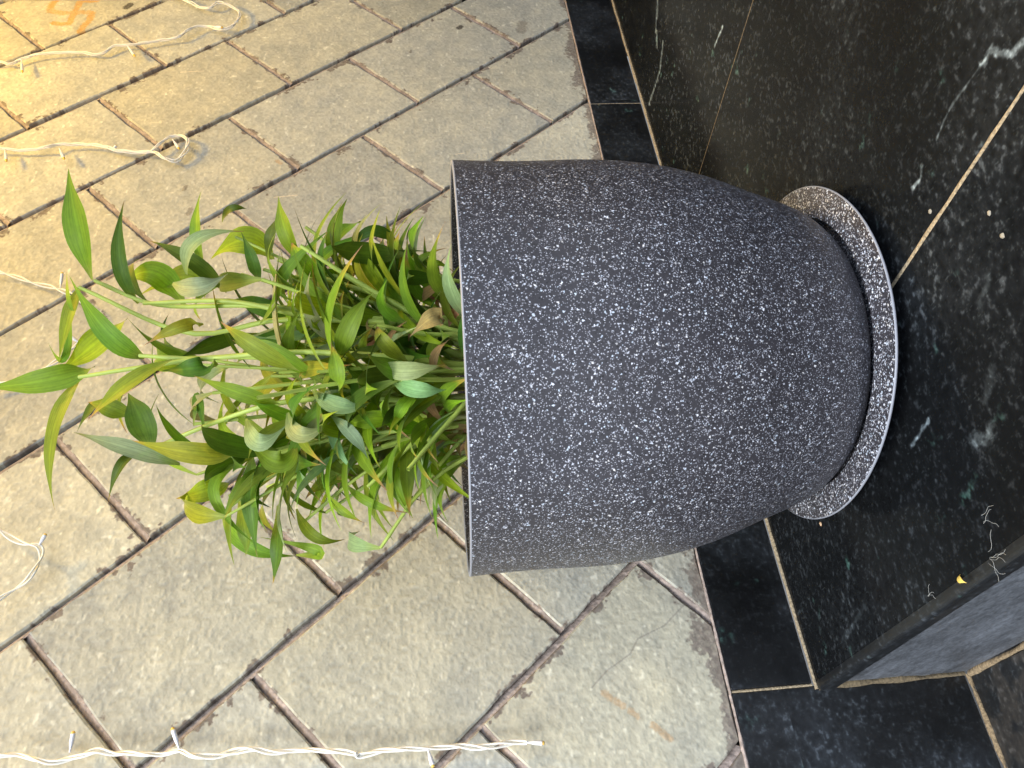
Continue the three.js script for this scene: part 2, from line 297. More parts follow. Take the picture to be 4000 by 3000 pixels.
// ledge
const ledge = thing('granite_ledge', 'raised black granite ledge carrying the speckled planter', 'ledge');
const LD = 0.84;
function noseSlab(x0, x1) {                                          // top slab whose left edge is rounded off
  const s = new THREE.Shape(), h = 0.019, r = 0.007; s.moveTo(x1, -h); s.lineTo(x1, 0); s.lineTo(x0 + r, 0); s.quadraticCurveTo(x0, 0, x0, -r); s.lineTo(x0, -h + 0.003); s.quadraticCurveTo(x0, -h, x0 + 0.003, -h); s.closePath();
  const g = new THREE.ExtrudeGeometry(s, { depth: LD - 0.0045, bevelEnabled: false, curveSegments: 5 }); g.translate(0, 0, 0.0045); return metricUV(g);
}
part('nosing', noseSlab(-0.0085, 0.002), noseMat, ledge, 'rounded polished edge of the ledge');
part('top_slab', slab(0.002, -0.019, 0.0045, 0.2468, 0, LD, 0.0003), ledgeMat, ledge);
part('top_slab', slab(0.2512, -0.019, 0.0045, 0.7202, 0, LD, 0.0008), ledgeMat, ledge);
part('top_slab', slab(0.7216, -0.019, 0.0045, 1.4225, 0, LD, 0.0008), ledgeMat, ledge);
part('side_panel', slab(-0.001, FLOOR + 0.003, 0.006, 0.018, -0.0205, LD - 0.03, 0.001, 0.37, 0.52), honedMat, ledge);
part('front_panel', slab(0.019, FLOOR + 0.003, LD - 0.05, 1.4225, -0.0205, LD - 0.03, 0.001, 0.1, 0.52), granMat, ledge);
part('core', slab(0.02, FLOOR + 0.003, 0.0, 1.42, -0.0205, LD - 0.052, 0.001), mortarMat, ledge);
part('grout_line', bead(0.249, -0.0012, 0.006, 0.249, -0.0012, LD - 0.002, 0.0022, 0.0016, [0, 1, 0], 2, 0.55), groutMat, ledge, 'pale cream grout line across the black ledge');
part('grout_line', bead(0.7209, -0.0011, 0.006, 0.7209, -0.0011, LD - 0.002, 0.0008, 0.0013, [0, 1, 0], 3, 0.2), mortarDark, ledge);
part('grout_line', bead(-0.006, 0.0005, 0.0042, 1.422, 0.0005, 0.0042, 0.0026, 0.0026, [0, 0.8, 0.6], 4, 0.5), groutMat, ledge);
part('grout_line', bead(-0.0045, -0.0205, 0.012, -0.0045, -0.0205, LD - 0.03, 0.0012, 0.0016, [-0.9, -0.2, 0], 5, 0.6), groutMat, ledge);
part('grout_line', bead(-0.004, -0.001, 0.006, -0.003, FLOOR + 0.006, 0.006, 0.0032, 0.003, [-0.7, 0, 0.7], 6, 0.9), mortarDark, ledge);
// floor
const dirtTex = graniteMap(512, 512, 0.5, 11, 2, (x, y, o, grit) => { const m = sstep(0.42, 0.62, fbm(x * 40, y * 40, 4)) * (0.4 + 0.6 * grit) * 0.4; o[0] += (112 - o[0]) * m; o[1] += (99 - o[1]) * m; o[2] += (84 - o[2]) * m; }); dirtTex.repeat.set(2, 2);
const floorMat = new THREE.MeshStandardMaterial({ map: dirtTex, roughness: 0.55 });
const dustMat = new THREE.MeshStandardMaterial({ color: new THREE.Color(0.75, 0.68, 0.6), map: groutTex, bumpMap: groutTex, bumpScale: 0.002, roughness: 0.95 });
const floor = structure('floor', 'dusty black granite floor slabs below the ledge');
for (let i = -6; i < 3; i++) for (let j = 0; j < 6; j++) {
  const x0 = -0.0035 + i * 0.6, z0 = 0.006 + j * 0.6; if (i >= 0 && j < 2) { if (j === 1) part('floor_slab', slab(Math.max(x0, 0.002), FLOOR - 0.02, LD - 0.025, Math.min(x0 + 0.597, 1.42), FLOOR, 1.203, 0.001, i * 0.31, j * 0.17), floorMat, floor); continue; }
  if (x0 > 1.4) continue;
  part('floor_slab', slab(x0 - (i < 0 ? 0.0 : 0), FLOOR - 0.02, z0, Math.min(x0 + 0.597, 1.42), FLOOR, z0 + 0.597, 0.001, i * 0.31, j * 0.17), floorMat, floor);
}
part('floor_joint', bead(-0.0045, FLOOR + 0.001, 0.008, -0.0045, FLOOR + 0.001, LD, 0.0032, 0.003, [-0.6, 0.8, 0], 8, 0.9), dustMat, floor);
part('floor_joint', bead(-1.3, FLOOR + 0.001, 0.0048, -0.004, FLOOR + 0.001, 0.0048, 0.003, 0.003, [0, 0.8, 0.6], 9, 0.9), dustMat, floor);
const groundMap = tex(256, 256, (i, j, o) => { const v = 0.8 + 0.4 * fbm(i / 12, j / 12, 4); o[0] = 118 * v; o[1] = 112 * v; o[2] = 102 * v; }); groundMap.repeat.set(300, 300);
const ground = structure('ground', 'plain paved ground around the porch');
{ const g = new THREE.PlaneGeometry(500, 500); g.rotateX(-Math.PI / 2); g.translate(0, FLOOR - 0.024, 0); part('paved_ground', g, new THREE.MeshStandardMaterial({ map: groundMap, roughness: 0.95 }), ground); }
// return wall closing the porch at its far end: cream paint over a black granite dado
const plaster = tex(512, 512, (i, j, o) => { const v = 0.9 + 0.2 * fbm(i / 30, j / 30, 4); o[0] = 204 * v; o[1] = 200 * v; o[2] = 190 * v; });
const endWall = thing('end_wall', 'cream painted return wall with black granite dado at the porch end', 'wall');
part('painted_wall', slab(1.4285, 0.45, -0.14, 1.58, 2.147, 1.75, 0.003), new THREE.MeshStandardMaterial({ map: plaster, roughness: 0.9 }), endWall);
part('dado', slab(1.4235, FLOOR - 0.02, -0.14, 1.58, 0.4485, 1.75, 0.002, 0.3, 0.1), granMat, endWall);

// porch lamp on the wall, above the picture: a frosted globe on a bracket, lit warm
const lamp = thing('porch_lamp', 'lit warm globe lamp on a black wall bracket above the stone courses', 'lamp', [0.92, 1.90, 0]);
const lampBlack = new THREE.MeshStandardMaterial({ color: 0x17171a, roughness: 0.4, metalness: 0.6 });
{ const g = new THREE.CylinderGeometry(0.055, 0.06, 0.02, 32); g.rotateX(Math.PI / 2); g.translate(0, 0, 0.012); part('wall_plate', g, lampBlack, lamp); }
part('arm', new THREE.TubeGeometry(new THREE.CatmullRomCurve3([[0, 0, 0.02], [0, 0.03, 0.12], [0, 0.10, 0.46], [0, 0.10, 0.64], [0, 0.075, 0.68]].map(v => new THREE.Vector3(...v))), 32, 0.009, 10), lampBlack, lamp);
part('collar', new THREE.LatheGeometry([[0.0, 0.085], [0.02, 0.082], [0.042, 0.06], [0.048, 0.045]].map(v => new THREE.Vector2(...v)), 28).translate(0, 0, 0.68), lampBlack, lamp);
part('globe', new THREE.SphereGeometry(0.085, 32, 24).translate(0, -0.03, 0.68), new THREE.MeshStandardMaterial({ color: 0xfff4e0, emissive: new THREE.Color(1.0, 0.66, 0.32), emissiveIntensity: 2.0, roughness: 0.4 }), lamp);
{ const l = new THREE.PointLight(new THREE.Color(1.0, 0.62, 0.08), 2.05, 0, 2); l.name = 'lamp_light'; l.position.set(0, -0.03, 0.68); l.castShadow = true; l.shadow.radius = 4; lamp.add(l); }

// porch roof over the wall and lamp
const roof = thing('porch_roof', 'flat cream soffit of the porch roof over the stone wall', 'roof');
part('soffit', slab(-0.75, 2.15, -0.14, 1.58, 2.19, 1.75, 0.003), new THREE.MeshStandardMaterial({ map: plaster, roughness: 0.9 }), roof);
part('slab', slab(-0.8, 2.194, -0.14, 1.62, 2.31, 1.8, 0.004), mortarMat, roof);
part('wall_head', slab(-0.75, 2.0005, -0.14, 1.424, 2.149, 0.004, 0.002), new THREE.MeshStandardMaterial({ map: plaster, roughness: 0.9 }), roof);

// ------------------------------------------------------------------ planter, saucer
function speckTexture(W, H, metres, fine = 1, big = 1) {                                // wraps on both sides
  const px = W / metres, col = new Uint8Array(W * H * 3), r2 = mulberry(99);
  for (let j = 0; j < H; j++) for (let i = 0; i < W; i++) { const k = (j * W + i) * 3, n = fbm(i / 3.1, j / 3.1, 2) - 0.5, b = fbm(i / 90, j / 90, 3) - 0.5, v = 1 + 0.22 * n + 0.16 * b; col[k] = 55 * v; col[k + 1] = 53 * v; col[k + 2] = 57 * v; }
  const put = (n, lo, hi, pal, tail) => {
    for (let q = 0; q < n; q++) {
      const cx = r2() * W, cy = r2() * H, s = (lo + (hi - lo) * Math.pow(r2(), tail)) * px * 0.5, asp = 1 + r2() * 0.7, an = r2() * 6.283, c = pal[Math.floor(r2() * pal.length)], ph = [r2() * 6.283, r2() * 6.283], R = Math.ceil(s * asp * 1.4);
      const ca = Math.cos(an), sa = Math.sin(an), v = 0.82 + 0.3 * r2();
      for (let y = -R; y <= R; y++) for (let x = -R; x <= R; x++) {
        const u = (x * ca + y * sa) / asp, w = -x * sa + y * ca, th = Math.atan2(w, u), e = s * (1 + 0.2 * Math.cos(3 * th + ph[0]) + 0.13 * Math.cos(5 * th + ph[1])), m = clamp(e - Math.hypot(u, w) + 0.5); if (m <= 0) continue;
        const k = ((((Math.floor(cy) + y) % H) + H) % H * W + (((Math.floor(cx) + x) % W) + W) % W) * 3;
        for (let h = 0; h < 3; h++) col[k + h] = Math.min(250, col[k + h] + (c[h] * v - col[k + h]) * m);
      }
    }
  };
  const area = metres * metres * H / W * 1e4;                        // cm2
  put(area * 5, 0.0005, 0.0013, [[26, 25, 27], [20, 20, 22], [34, 32, 32]], 1.4);
  put(area * 22 * fine, 0.0004, 0.00088, [[196, 198, 206], [168, 170, 178], [212, 215, 224]], 1.2);
  put(area * 1.9 * big, 0.0009, 0.0017, [[222, 225, 234], [206, 211, 222], [214, 212, 210], [190, 202, 214]], 1.7);
  return tex(W, H, (i, j, o) => { const k = (j * W + i) * 3; o[0] = col[k]; o[1] = col[k + 1]; o[2] = col[k + 2]; });
}
const specks = speckTexture(2048, 1024, 0.65);
const speckMat = new THREE.MeshPhysicalMaterial({ map: specks, roughness: 0.48, clearcoat: 0.15, clearcoatRoughness: 0.35 });
const lipSpecks = speckTexture(1024, 512, 0.325, 1.1, 4);
const lipMat = new THREE.MeshPhysicalMaterial({ map: lipSpecks, roughness: 0.5 });
function lathe(profile, around, mapLen, seg = 160, smooth = 60) {
  const c = new THREE.CatmullRomCurve3(profile.map(([r, y]) => new THREE.Vector3(r, y, 0)), false, 'centripetal'), pts = smooth ? c.getPoints(smooth) : profile.map(([r, y]) => new THREE.Vector3(r, y, 0));
  const g = new THREE.LatheGeometry(pts.map(p => new THREE.Vector2(Math.max(p.x, 1e-5), p.y)), seg, Math.PI), uv = g.attributes.uv; let L = [0];
  for (let i = 1; i < pts.length; i++) L.push(L[i - 1] + pts[i].distanceTo(pts[i - 1]));
  for (let i = 0; i <= seg; i++) for (let k = 0; k < pts.length; k++) uv.setXY(i * pts.length + k, i / seg * around, L[k] / mapLen);
  return g;
}
const rimMat = new THREE.MeshStandardMaterial({ color: new THREE.Color().setRGB(0.26, 0.27, 0.30), roughness: 0.5 });
const pot = thing('speckled_planter', 'large charcoal planter with white terrazzo specks standing on a saucer', 'planter', [0.2754, 0.0145, 0.2643]);
pot.rotation.set(-0.004, 0, -0.009);
{
  const y0 = 0.0145, out = [[0.0, 0.0005], [0.100, 0.0005], [0.120, 0.0030], [0.1310, 0.0090], [0.1378, 0.0155], [0.1485, 0.029], [0.1568, 0.0455], [0.1722, 0.0885], [0.1884, 0.1355], [0.1992, 0.1855], [0.2040, 0.2400], [0.2038, 0.3055], [0.2048, 0.345], [0.2062, 0.3735]];
  part('body', lathe(out, 2, 0.325, 192, 90), speckMat, pot);
  part('inner_wall', lathe([[0.2018, 0.3735], [0.2000, 0.345], [0.1990, 0.29], [0.194, 0.20]], 2, 0.325, 128, 24), speckMat, pot);
  part('rim', lathe([[0.2062, 0.3733], [0.2063, 0.3742], [0.2052, 0.3750], [0.2030, 0.3750], [0.2019, 0.3742], [0.2018, 0.3733]], 1, 0.3, 192, 0), rimMat, pot, 'thin pale cut edge of the planter mouth');
}
const soilMap = tex(256, 256, (i, j, o) => { const v = 0.5 + fbm(i / 5, j / 5, 4); o[0] = 52 * v; o[1] = 40 * v; o[2] = 29 * v; }); soilMap.repeat.set(3, 3);
{
    const s = new THREE.RingGeometry(0.0005, 0.197, 64, 12); s.rotateX(-Math.PI / 2); const p = s.attributes.position; for (let i = 0; i < p.count; i++) p.setY(i, 0.305 + (fbm(p.getX(i) * 40 + 9, p.getZ(i) * 40 + 3, 3) - 0.5) * 0.02); s.computeVertexNormals();
  part('soil', s, new THREE.MeshStandardMaterial({ map: soilMap, bumpMap: soilMap, bumpScale: 0.004, roughness: 1 }), pot, 'dark potting soil inside the planter');
}
const saucer = thing('plant_saucer', 'charcoal speckled saucer with a wide lip under the planter', 'saucer', [0.2754, 0, 0.2662]);
{
  const warp = g => { const p = g.attributes.position; for (let i = 0; i < p.count; i++) { const x = p.getX(i), z = p.getZ(i), r = Math.hypot(x, z), a = Math.atan2(z, x), k = sstep(0.11, 0.172, r); p.setY(i, p.getY(i) + k * (-0.003 * Math.cos(a) - 0.0035 * Math.sin(a) + 0.0015 * Math.cos(2 * a) + 0.0021 * Math.sin(2 * a))); } g.computeVertexNormals(); return g; };
  part('dish', warp(lathe([[0.0, 0.0012], [0.100, 0.0012], [0.112, 0.0035], [0.127, 0.0130], [0.143, 0.0225], [0.160, 0.0265], [0.1712, 0.0278]], 3, 0.1625, 160, 50)), lipMat, saucer);
  part('lip', warp(lathe([[0.1712, 0.0278], [0.1722, 0.0288], [0.1715, 0.0298], [0.1700, 0.0301], [0.158, 0.0306], [0.1440, 0.0306], [0.1424, 0.0304], [0.1415, 0.0296], [0.1402, 0.0260], [0.137, 0.0200], [0.131, 0.0152], [0.120, 0.0138], [0.0, 0.0138]], 3, 0.1625, 160, 140)), lipMat, saucer);
  part('edge', warp(lathe([[0.1708, 0.0276], [0.1718, 0.0274], [0.1726, 0.0286], [0.1722, 0.0296], [0.1716, 0.0300]], 1, 0.3, 160, 0)), rimMat, saucer, 'pale worn outer edge of the saucer lip');
}

// ------------------------------------------------------------------ the plant: a dense clump of stems and lance-shaped leaves
const stripe = tex(64, 256, (i, j, o) => { const u = i / 63, v = 0.93 + 0.05 * Math.sin(u * 58 + 1.2 * fbm(i / 4, j / 30, 2)) * 0.5 + 0.20 * (fbm(i / 2.2, j / 60, 3) - 0.5) + 0.10 * (fbm(i / 9, j / 9, 3) - 0.5), c = Math.exp(-Math.pow((u - 0.5) / 0.05, 2)) * 0.10; o[0] = o[1] = o[2] = 236 * (v + c); });
const leafMat = new THREE.MeshPhysicalMaterial({ vertexColors: true, map: stripe, bumpMap: stripe, bumpScale: 0.0003, roughness: 0.5, specularIntensity: 0.55, transmission: 0.34, thickness: 0, ior: 1.4, side: THREE.DoubleSide });
const dryMat = new THREE.MeshPhysicalMaterial({ vertexColors: true, map: stripe, bumpMap: stripe, bumpScale: 0.001, roughness: 0.9, transmission: 0.15, thickness: 0, side: THREE.DoubleSide });
const stemMat = new THREE.MeshStandardMaterial({ vertexColors: true, roughness: 0.5 });
const COL = { g: [0.260, 0.420, 0.026], d: [0.120, 0.240, 0.020], y: [0.390, 0.540, 0.026], p: [0.450, 0.580, 0.260], t: [0.310, 0.450, 0.026], b: [0.52, 0.30, 0.105] };
const FRONT = new THREE.Vector3(-0.50, 0.30, 0.80).normalize();
function leafGeometry(p0, p1, p2, w, kind, face, twist) {
  const c = p1.clone().multiplyScalar(2).addScaledVector(p0, -0.5).addScaledVector(p2, -0.5), curve = new THREE.QuadraticBezierCurve3(p0, c, p2), N = 16, M = 4;
  const pos = [], uv = [], col = [], idx = [], base = COL[kind].map(v => v * rr(0.82, 1.2)), fold = rr(0.05, 0.30), ph = rr(0, 6), wave = rr(0, 0.06), tipDry = kind === 't' ? rr(0.10, 0.2) : kind === 'b' ? 1 : rnd() < 0.35 ? rr(0.02, 0.06) : 0.0, pk = rr(0.30, 0.44);
  for (let i = 0; i <= N; i++) {
    const t = i / N, P = curve.getPoint(t), D = curve.getTangent(t), S = new THREE.Vector3().crossVectors(D, face).normalize(), Nn = new THREE.Vector3().crossVectors(S, D).normalize();
    const tw = twist * (t - 0.3); S.applyAxisAngle(D, tw); Nn.applyAxisAngle(D, tw);
    const q = t < pk ? 0.16 + 0.84 * Math.pow(Math.sin(t / pk * Math.PI / 2), 1.25) : (1 - Math.pow((t - pk) / (1 - pk), 2.1)) * (1 - 0.5 * sstep(0.58, 0.92, t)), hw = w * 0.5 * Math.max(q, 0.012);
    for (let k = 0; k <= M; k++) {
      const s = k / M * 2 - 1, e = Math.abs(s) * fold * hw * 1.2 + wave * hw * Math.sin(t * 11 + ph + s) * s * s;
      pos.push(P.x + S.x * s * hw + Nn.x * e, P.y + S.y * s * hw + Nn.y * e, P.z + S.z * s * hw + Nn.z * e); uv.push(k / M, t);
      let [r, g, b] = base; const root = sstep(0.22, 0, t); if (kind !== 'b') { r += (0.42 - r) * root * 0.8; g += (0.52 - g) * root * 0.8; b += (0.10 - b) * root * 0.8; }
      if (tipDry && kind !== 'b') { const a = sstep(1 - tipDry * 1.7, 1 - tipDry * 0.8, t + 0.04 * s * s), d = sstep(1 - tipDry * 0.85, 1 - tipDry * 0.6, t); r += (0.62 - r) * a; g += (0.45 - g) * a; b += (0.05 - b) * a; r += (0.46 - r) * d; g += (0.27 - g) * d; b += (0.14 - b) * d; }
      if (kind === 'b') { const v = 0.75 + 0.5 * fbm(t * 7 + ph, s * 2, 2); r *= v; g *= v; b *= v; }
      col.push(r, g, b);
    }
  }
  for (let i = 0; i < N; i++) for (let k = 0; k < M; k++) { const a = i * (M + 1) + k, b = a + M + 1; idx.push(a, a + 1, b, a + 1, b + 1, b); }
  const g = new THREE.BufferGeometry(); g.setAttribute('position', new THREE.Float32BufferAttribute(pos, 3)); g.setAttribute('uv', new THREE.Float32BufferAttribute(uv, 2)); g.setAttribute('color', new THREE.Float32BufferAttribute(col, 3)); g.setIndex(idx); g.computeVertexNormals(); return g;
}
function stemGeometry(pts, r0, r1, dry) {
  const curve = new THREE.CatmullRomCurve3(pts), n = 26, g = new THREE.TubeGeometry(curve, n, 1, 7), p = g.attributes.position, col = [], q = new THREE.Vector3(), nodes = rr(0, 1);
  for (let i = 0; i <= n; i++) {
    const t = i / n, c = curve.getPointAt(t), nd = Math.abs(((t * 7 + nodes) % 1) - 0.5) < 0.07 ? 1.18 : 1, r = (r0 + (r1 - r0) * t) * nd, old = clamp((dry - t) * 3);
    for (let k = 0; k <= 7; k++) { const j = i * 8 + k; q.fromBufferAttribute(p, j).sub(c).multiplyScalar(r).add(c); p.setXYZ(j, q.x, q.y, q.z); const v = nd > 1 ? 0.8 : 1 + 0.12 * Math.sin(i * 5 + k); col.push((0.42 + (0.50 - 0.42) * old) * v, (0.53 + (0.42 - 0.53) * old) * v, (0.095 + (0.24 - 0.095) * old) * v); }
  }
  g.setAttribute('color', new THREE.Float32BufferAttribute(col, 3)); g.computeVertexNormals(); return g;
}
const plant = thing('leafy_plant', 'dense clump of green lance-shaped leaves on slender stems in the planter', 'plant', [0.2754, 0.3195, 0.2603]);
const O = plant.position, V = (x, y, z) => new THREE.Vector3(x - O.x, y - O.y, z - O.z);
// leaves that can be told apart in the photograph: base, middle, tip in millimetres, width, colour class
const LEAVES = [
[372,747,314,398,749,361,459,762,381,28,'g'],[349,703,303,369,710,345,428,709,366,16,'d'],[276,732,299,255,769,309,265,837,289,25,'g'],[263,741,301,206,759,289,158,767,237,20,'g'],
[256,649,331,226,683,336,213,725,303,19,'t'],[279,685,306,287,710,338,343,748,353,22,'g'],[354,751,326,309,754,324,285,772,286,17,'g'],[330,711,302,298,733,306,288,777,275,33,'y'],
[179,595,285,173,632,306,195,686,295,21,'y'],[193,657,251,197,696,279,223,752,270,18,'p'],[211,686,248,224,687,285,254,703,285,27,'d'],[354,648,337,362,630,374,377,589,369,16,'p'],
[320,649,362,298,618,380,317,596,376,19,'p'],[376,638,317,392,638,357,437,636,368,16,'g'],[365,539,333,376,550,368,417,558,376,19,'g'],[376,575,324,381,567,358,407,562,357,12,'d'],
[386,511,314,394,507,349,432,494,357,16,'g'],[309,451,330,321,469,364,358,488,368,20,'y'],[231,496,356,239,483,392,271,464,396,18,'g'],[200,497,347,202,495,378,232,501,378,15,'t'],
[357,459,324,357,449,355,386,441,356,14,'t'],[336,437,325,340,426,358,360,396,355,9,'t'],[216,462,362,196,437,381,207,405,372,18,'p'],[204,451,355,182,428,372,189,404,360,15,'p'],
[210,521,339,182,495,352,192,470,342,18,'p'],[200,583,313,169,567,323,188,546,319,18,'p'],[201,546,318,171,531,328,187,507,322,16,'p'],[195,508,318,167,487,330,156,476,305,12,'p'],
[214,441,302,173,426,305,157,415,276,19,'y'],[204,441,271,160,444,270,131,444,231,15,'t'],[196,464,239,160,455,244,140,442,213,18,'g'],[198,591,250,149,588,246,114,589,203,20,'d'],
[185,582,169,140,579,168,115,589,131,18,'d'],[184,616,189,146,605,193,133,610,165,17,'g'],[194,624,207,177,641,223,182,673,203,25,'y'],[194,602,246,159,622,249,123,587,209,12,'g'],
[175,507,231,145,480,243,140,444,225,11,'t'],[250,403,380,236,415,398,235,434,376,18,'b'],[240,725,190,220,732,205,199,752,169,11,'d'],[224,531,348,230,563,377,262,597,375,18,'t'],
[213,552,313,211,583,337,237,628,331,15,'g'],[231,515,317,245,555,351,263,588,341,17,'g'],[357,618,306,370,648,341,401,691,337,18,'d'],[390,679,249,405,703,286,407,743,263,30,'y'],
[403,661,248,405,673,277,405,729,251,35,'y'],[415,580,290,417,603,317,416,644,292,32,'y'],[324,550,291,326,581,319,344,612,308,20,'d'],[348,581,329,350,581,359,384,594,362,13,'d'],
[346,522,334,345,535,361,372,546,359,19,'t'],[323,544,328,326,552,358,372,504,376,18,'g'],[367,494,303,372,519,333,405,458,342,16,'g'],[347,480,303,359,458,343,372,412,338,10,'d'],
[315,555,309,282,578,313,299,608,302,20,'d'],[260,614,314,245,629,331,256,663,315,21,'d'],[232,648,255,237,635,288,212,635,252,19,'d'],[182,542,293,158,554,305,188,585,302,21,'g'],
[178,580,262,151,593,271,139,615,241,14,'g'],[212,527,291,180,541,297,162,558,263,12,'g'],[221,490,314,200,517,325,184,550,291,11,'g'],[215,522,270,176,537,270,149,550,231,13,'g'],
[171,559,186,136,538,194,138,511,179,12,'g'],[183,530,198,155,510,211,149,490,189,11,'t'],[210,528,253,178,513,262,173,493,242,11,'t'],[238,485,192,206,482,199,186,488,166,17,'d'],
[237,502,214,203,510,218,188,518,188,16,'t'],[229,438,349,230,456,377,254,462,373,14,'t'],[335,428,313,313,440,326,347,442,329,18,'t'],[295,461,307,288,490,328,302,503,316,16,'d'],
[192,644,143,151,611,148,145,567,129,18,'g'],[149,569,122,141,541,148,165,605,138,14,'g'],[340,400,320,344,408,350,345,388,334,8,'t'],[345,386,300,335,410,320,344,438,304,19,'g'],
[424,483,331,400,500,342,390,522,313,17,'g'],[394,445,327,390,471,351,381,500,322,13,'d'],[430,624,331,422,608,357,431,591,345,8,'d'],[280,739,240,260,747,255,250,771,226,14,'d'],
[254,708,238,252,725,264,268,754,252,20,'g'],[421,719,290,389,720,297,374,704,269,21,'d'],[350,766,309,290,762,298,313,785,292,8,'g'],[366,763,332,326,751,336,322,750,314,7,'g'],
[301,578,321,305,555,356,334,557,356,12,'g'],[199,445,304,187,473,322,193,497,303,17,'y'],[204,429,333,182,443,346,175,453,320,14,'y'],[267,614,367,250,630,383,251,664,360,12,'t']
];
const STEMS = [
[[304,379,312],[294,473,331],[314,577,333],[339,685,313],[363,740,323]],
[[249,383,311],[238,450,344],[250,537,342],[260,632,326],[267,682,325]],
[[294,380,317],[291,515,337],[320,603,334],[333,690,321]],
[[251,382,300],[253,491,313],[258,598,329],[258,687,318],[256,738,311]],
[[268,381,299],[290,473,328],[308,562,318],[298,640,315],[345,747,334]],
[[221,384,280],[221,474,305],[219,558,307],[217,641,271],[207,698,246]],
[[225,384,258],[217,468,279],[197,542,269],[187,588,269]],
[[273,381,315],[319,451,326],[351,518,328],[370,563,336]],
[[293,380,304],[324,438,319],[356,501,322],[369,568,311]],
[[220,384,230],[204,458,247],[189,516,243],[189,587,234]]
];
let leafCount = 0;
const restGreen = [];
function addLeaf(p0, p1, p2, w, kind, face, twist, scrap) {
  if (!scrap && leafCount >= 296) { restGreen.push(leafGeometry(p0, p1, p2, w, kind, face, twist)); return; }
  part(scrap ? 'dry_scrap' : 'leaf', leafGeometry(p0, p1, p2, w, kind, face, twist), kind === 'b' ? dryMat : leafMat, plant, kind === 'b' ? 'dry brown curled leaf' : undefined); leafCount++; }
for (const L of LEAVES) {
  const m = i => V(L[i] / 1000, L[i + 1] / 1000, L[i + 2] / 1000), face = FRONT.clone().add(new THREE.Vector3(rr(-0.45, 0.45), rr(-0.35, 0.5), rr(-0.3, 0.3))).normalize();
  addLeaf(m(0), m(3), m(6), L[9] / 1000 * 0.94, L[10], face, rr(-0.7, 0.7));
}
for (const S of STEMS) {
  const pts = S.map(([x, y, z]) => V(x / 1000, y / 1000, z / 1000)); pts.unshift(new THREE.Vector3(pts[0].x * 0.8, 0.004, pts[0].z * 0.8));
  part('stem', stemGeometry(pts, 0.0036, 0.0018, 0.12), stemMat, plant);
}
// short leaves and yellowing sheaths low on the stems, towards the front
for (let i = 0; i < 72; i++) {
  const a = 2.17 + rr(-1.7, 1.7), r = rr(0.05, 0.092), p0 = new THREE.Vector3(r * Math.cos(a), rr(0.055, 0.23), r * Math.sin(a)), side = rr(-1, 1), l = rr(0.050, 0.095);
  const d = new THREE.Vector3(Math.cos(a) * 0.45 + 0.8 * side * 0.82, rr(-0.35, 0.85), Math.sin(a) * 0.45 + 0.57 * side * 0.82).normalize(), q = rnd();
  addLeaf(p0, p0.clone().addScaledVector(d, l * 0.5).add(new THREE.Vector3(0, 0.008, 0)), p0.clone().addScaledVector(d, l).add(new THREE.Vector3(Math.cos(a) * 0.008, -0.008, Math.sin(a) * 0.008)), rr(0.009, 0.016), q < 0.22 ? 'y' : q < 0.45 ? 't' : q < 0.62 ? 'p' : q < 0.9 ? 'g' : 'd', FRONT.clone().add(new THREE.Vector3(rr(-0.5, 0.5), rr(-0.2, 0.6), rr(-0.4, 0.4))).normalize(), rr(-1.2, 1.2));
}
// the rest of the clump
for (let i = 0; i < 66; i++) {
  const a = i * 2.39996, r = 0.068 * Math.sqrt((i + 0.5) / 66), bx = r * Math.cos(a) * 1.05, bz = r * Math.sin(a), H = rr(0.15, 0.38) * (1 - 0.25 * r / 0.068), lean = rr(0.6, 1.5);
  const lx = bx * lean + rr(-0.04, 0.03), lz = bz * lean + rr(-0.035, 0.03), kx = rr(-0.012, 0.012), kz = rr(-0.012, 0.012);
  const pts = [0, 0.35, 0.7, 1].map(t => new THREE.Vector3(bx + lx * t * t + kx * Math.sin(t * 5), 0.0 + H * t, bz + lz * t * t + kz * Math.sin(t * 4)));
  part('stem', stemGeometry(pts, rr(0.0022, 0.0036), rr(0.0012, 0.0018), rr(0.05, 0.5)), stemMat, plant);
  const curve = new THREE.CatmullRomCurve3(pts), n = 7;
  for (let k = 0; k < n; k++) {
    const t = k === n - 1 ? 1 : rr(0.36, 0.97), p0 = curve.getPoint(t), out = k === n - 1 ? rr(0, 6.283) : Math.atan2(bz, bx) + rr(-1.5, 1.5), len = rr(0.070, 0.125), up = k === n - 1 ? rr(0.35, 0.9) : rr(0.0, 0.75), droop = rr(0.05, 0.7);
    const dx = Math.cos(out), dz = Math.sin(out); if (dx * -0.56 + dz * 0.82 > 0.45 && rnd() < 0.62) continue;
    const p1 = p0.clone().add(new THREE.Vector3(dx * len * 0.5 * Math.cos(up), len * 0.55 * Math.sin(up) + 0.008, dz * len * 0.5 * Math.cos(up))), p2 = p1.clone().add(new THREE.Vector3(dx * len * 0.5, len * (0.5 * Math.sin(up) - droop * 0.6), dz * len * 0.5));
    if (Math.hypot(p2.x, p2.z) > 0.185) continue;
    const q = rnd(), kind = q < 0.27 ? 'd' : q < 0.62 ? 'g' : q < 0.76 ? 'y' : q < 0.86 ? 'p' : 't';
    addLeaf(p0, p1, p2, rr(0.014, 0.022), kind, new THREE.Vector3(-dx * 0.5, 0.9, -dz * 0.5).add(FRONT.clone().multiplyScalar(0.4)).normalize(), rr(-0.9, 0.9));
  }
}
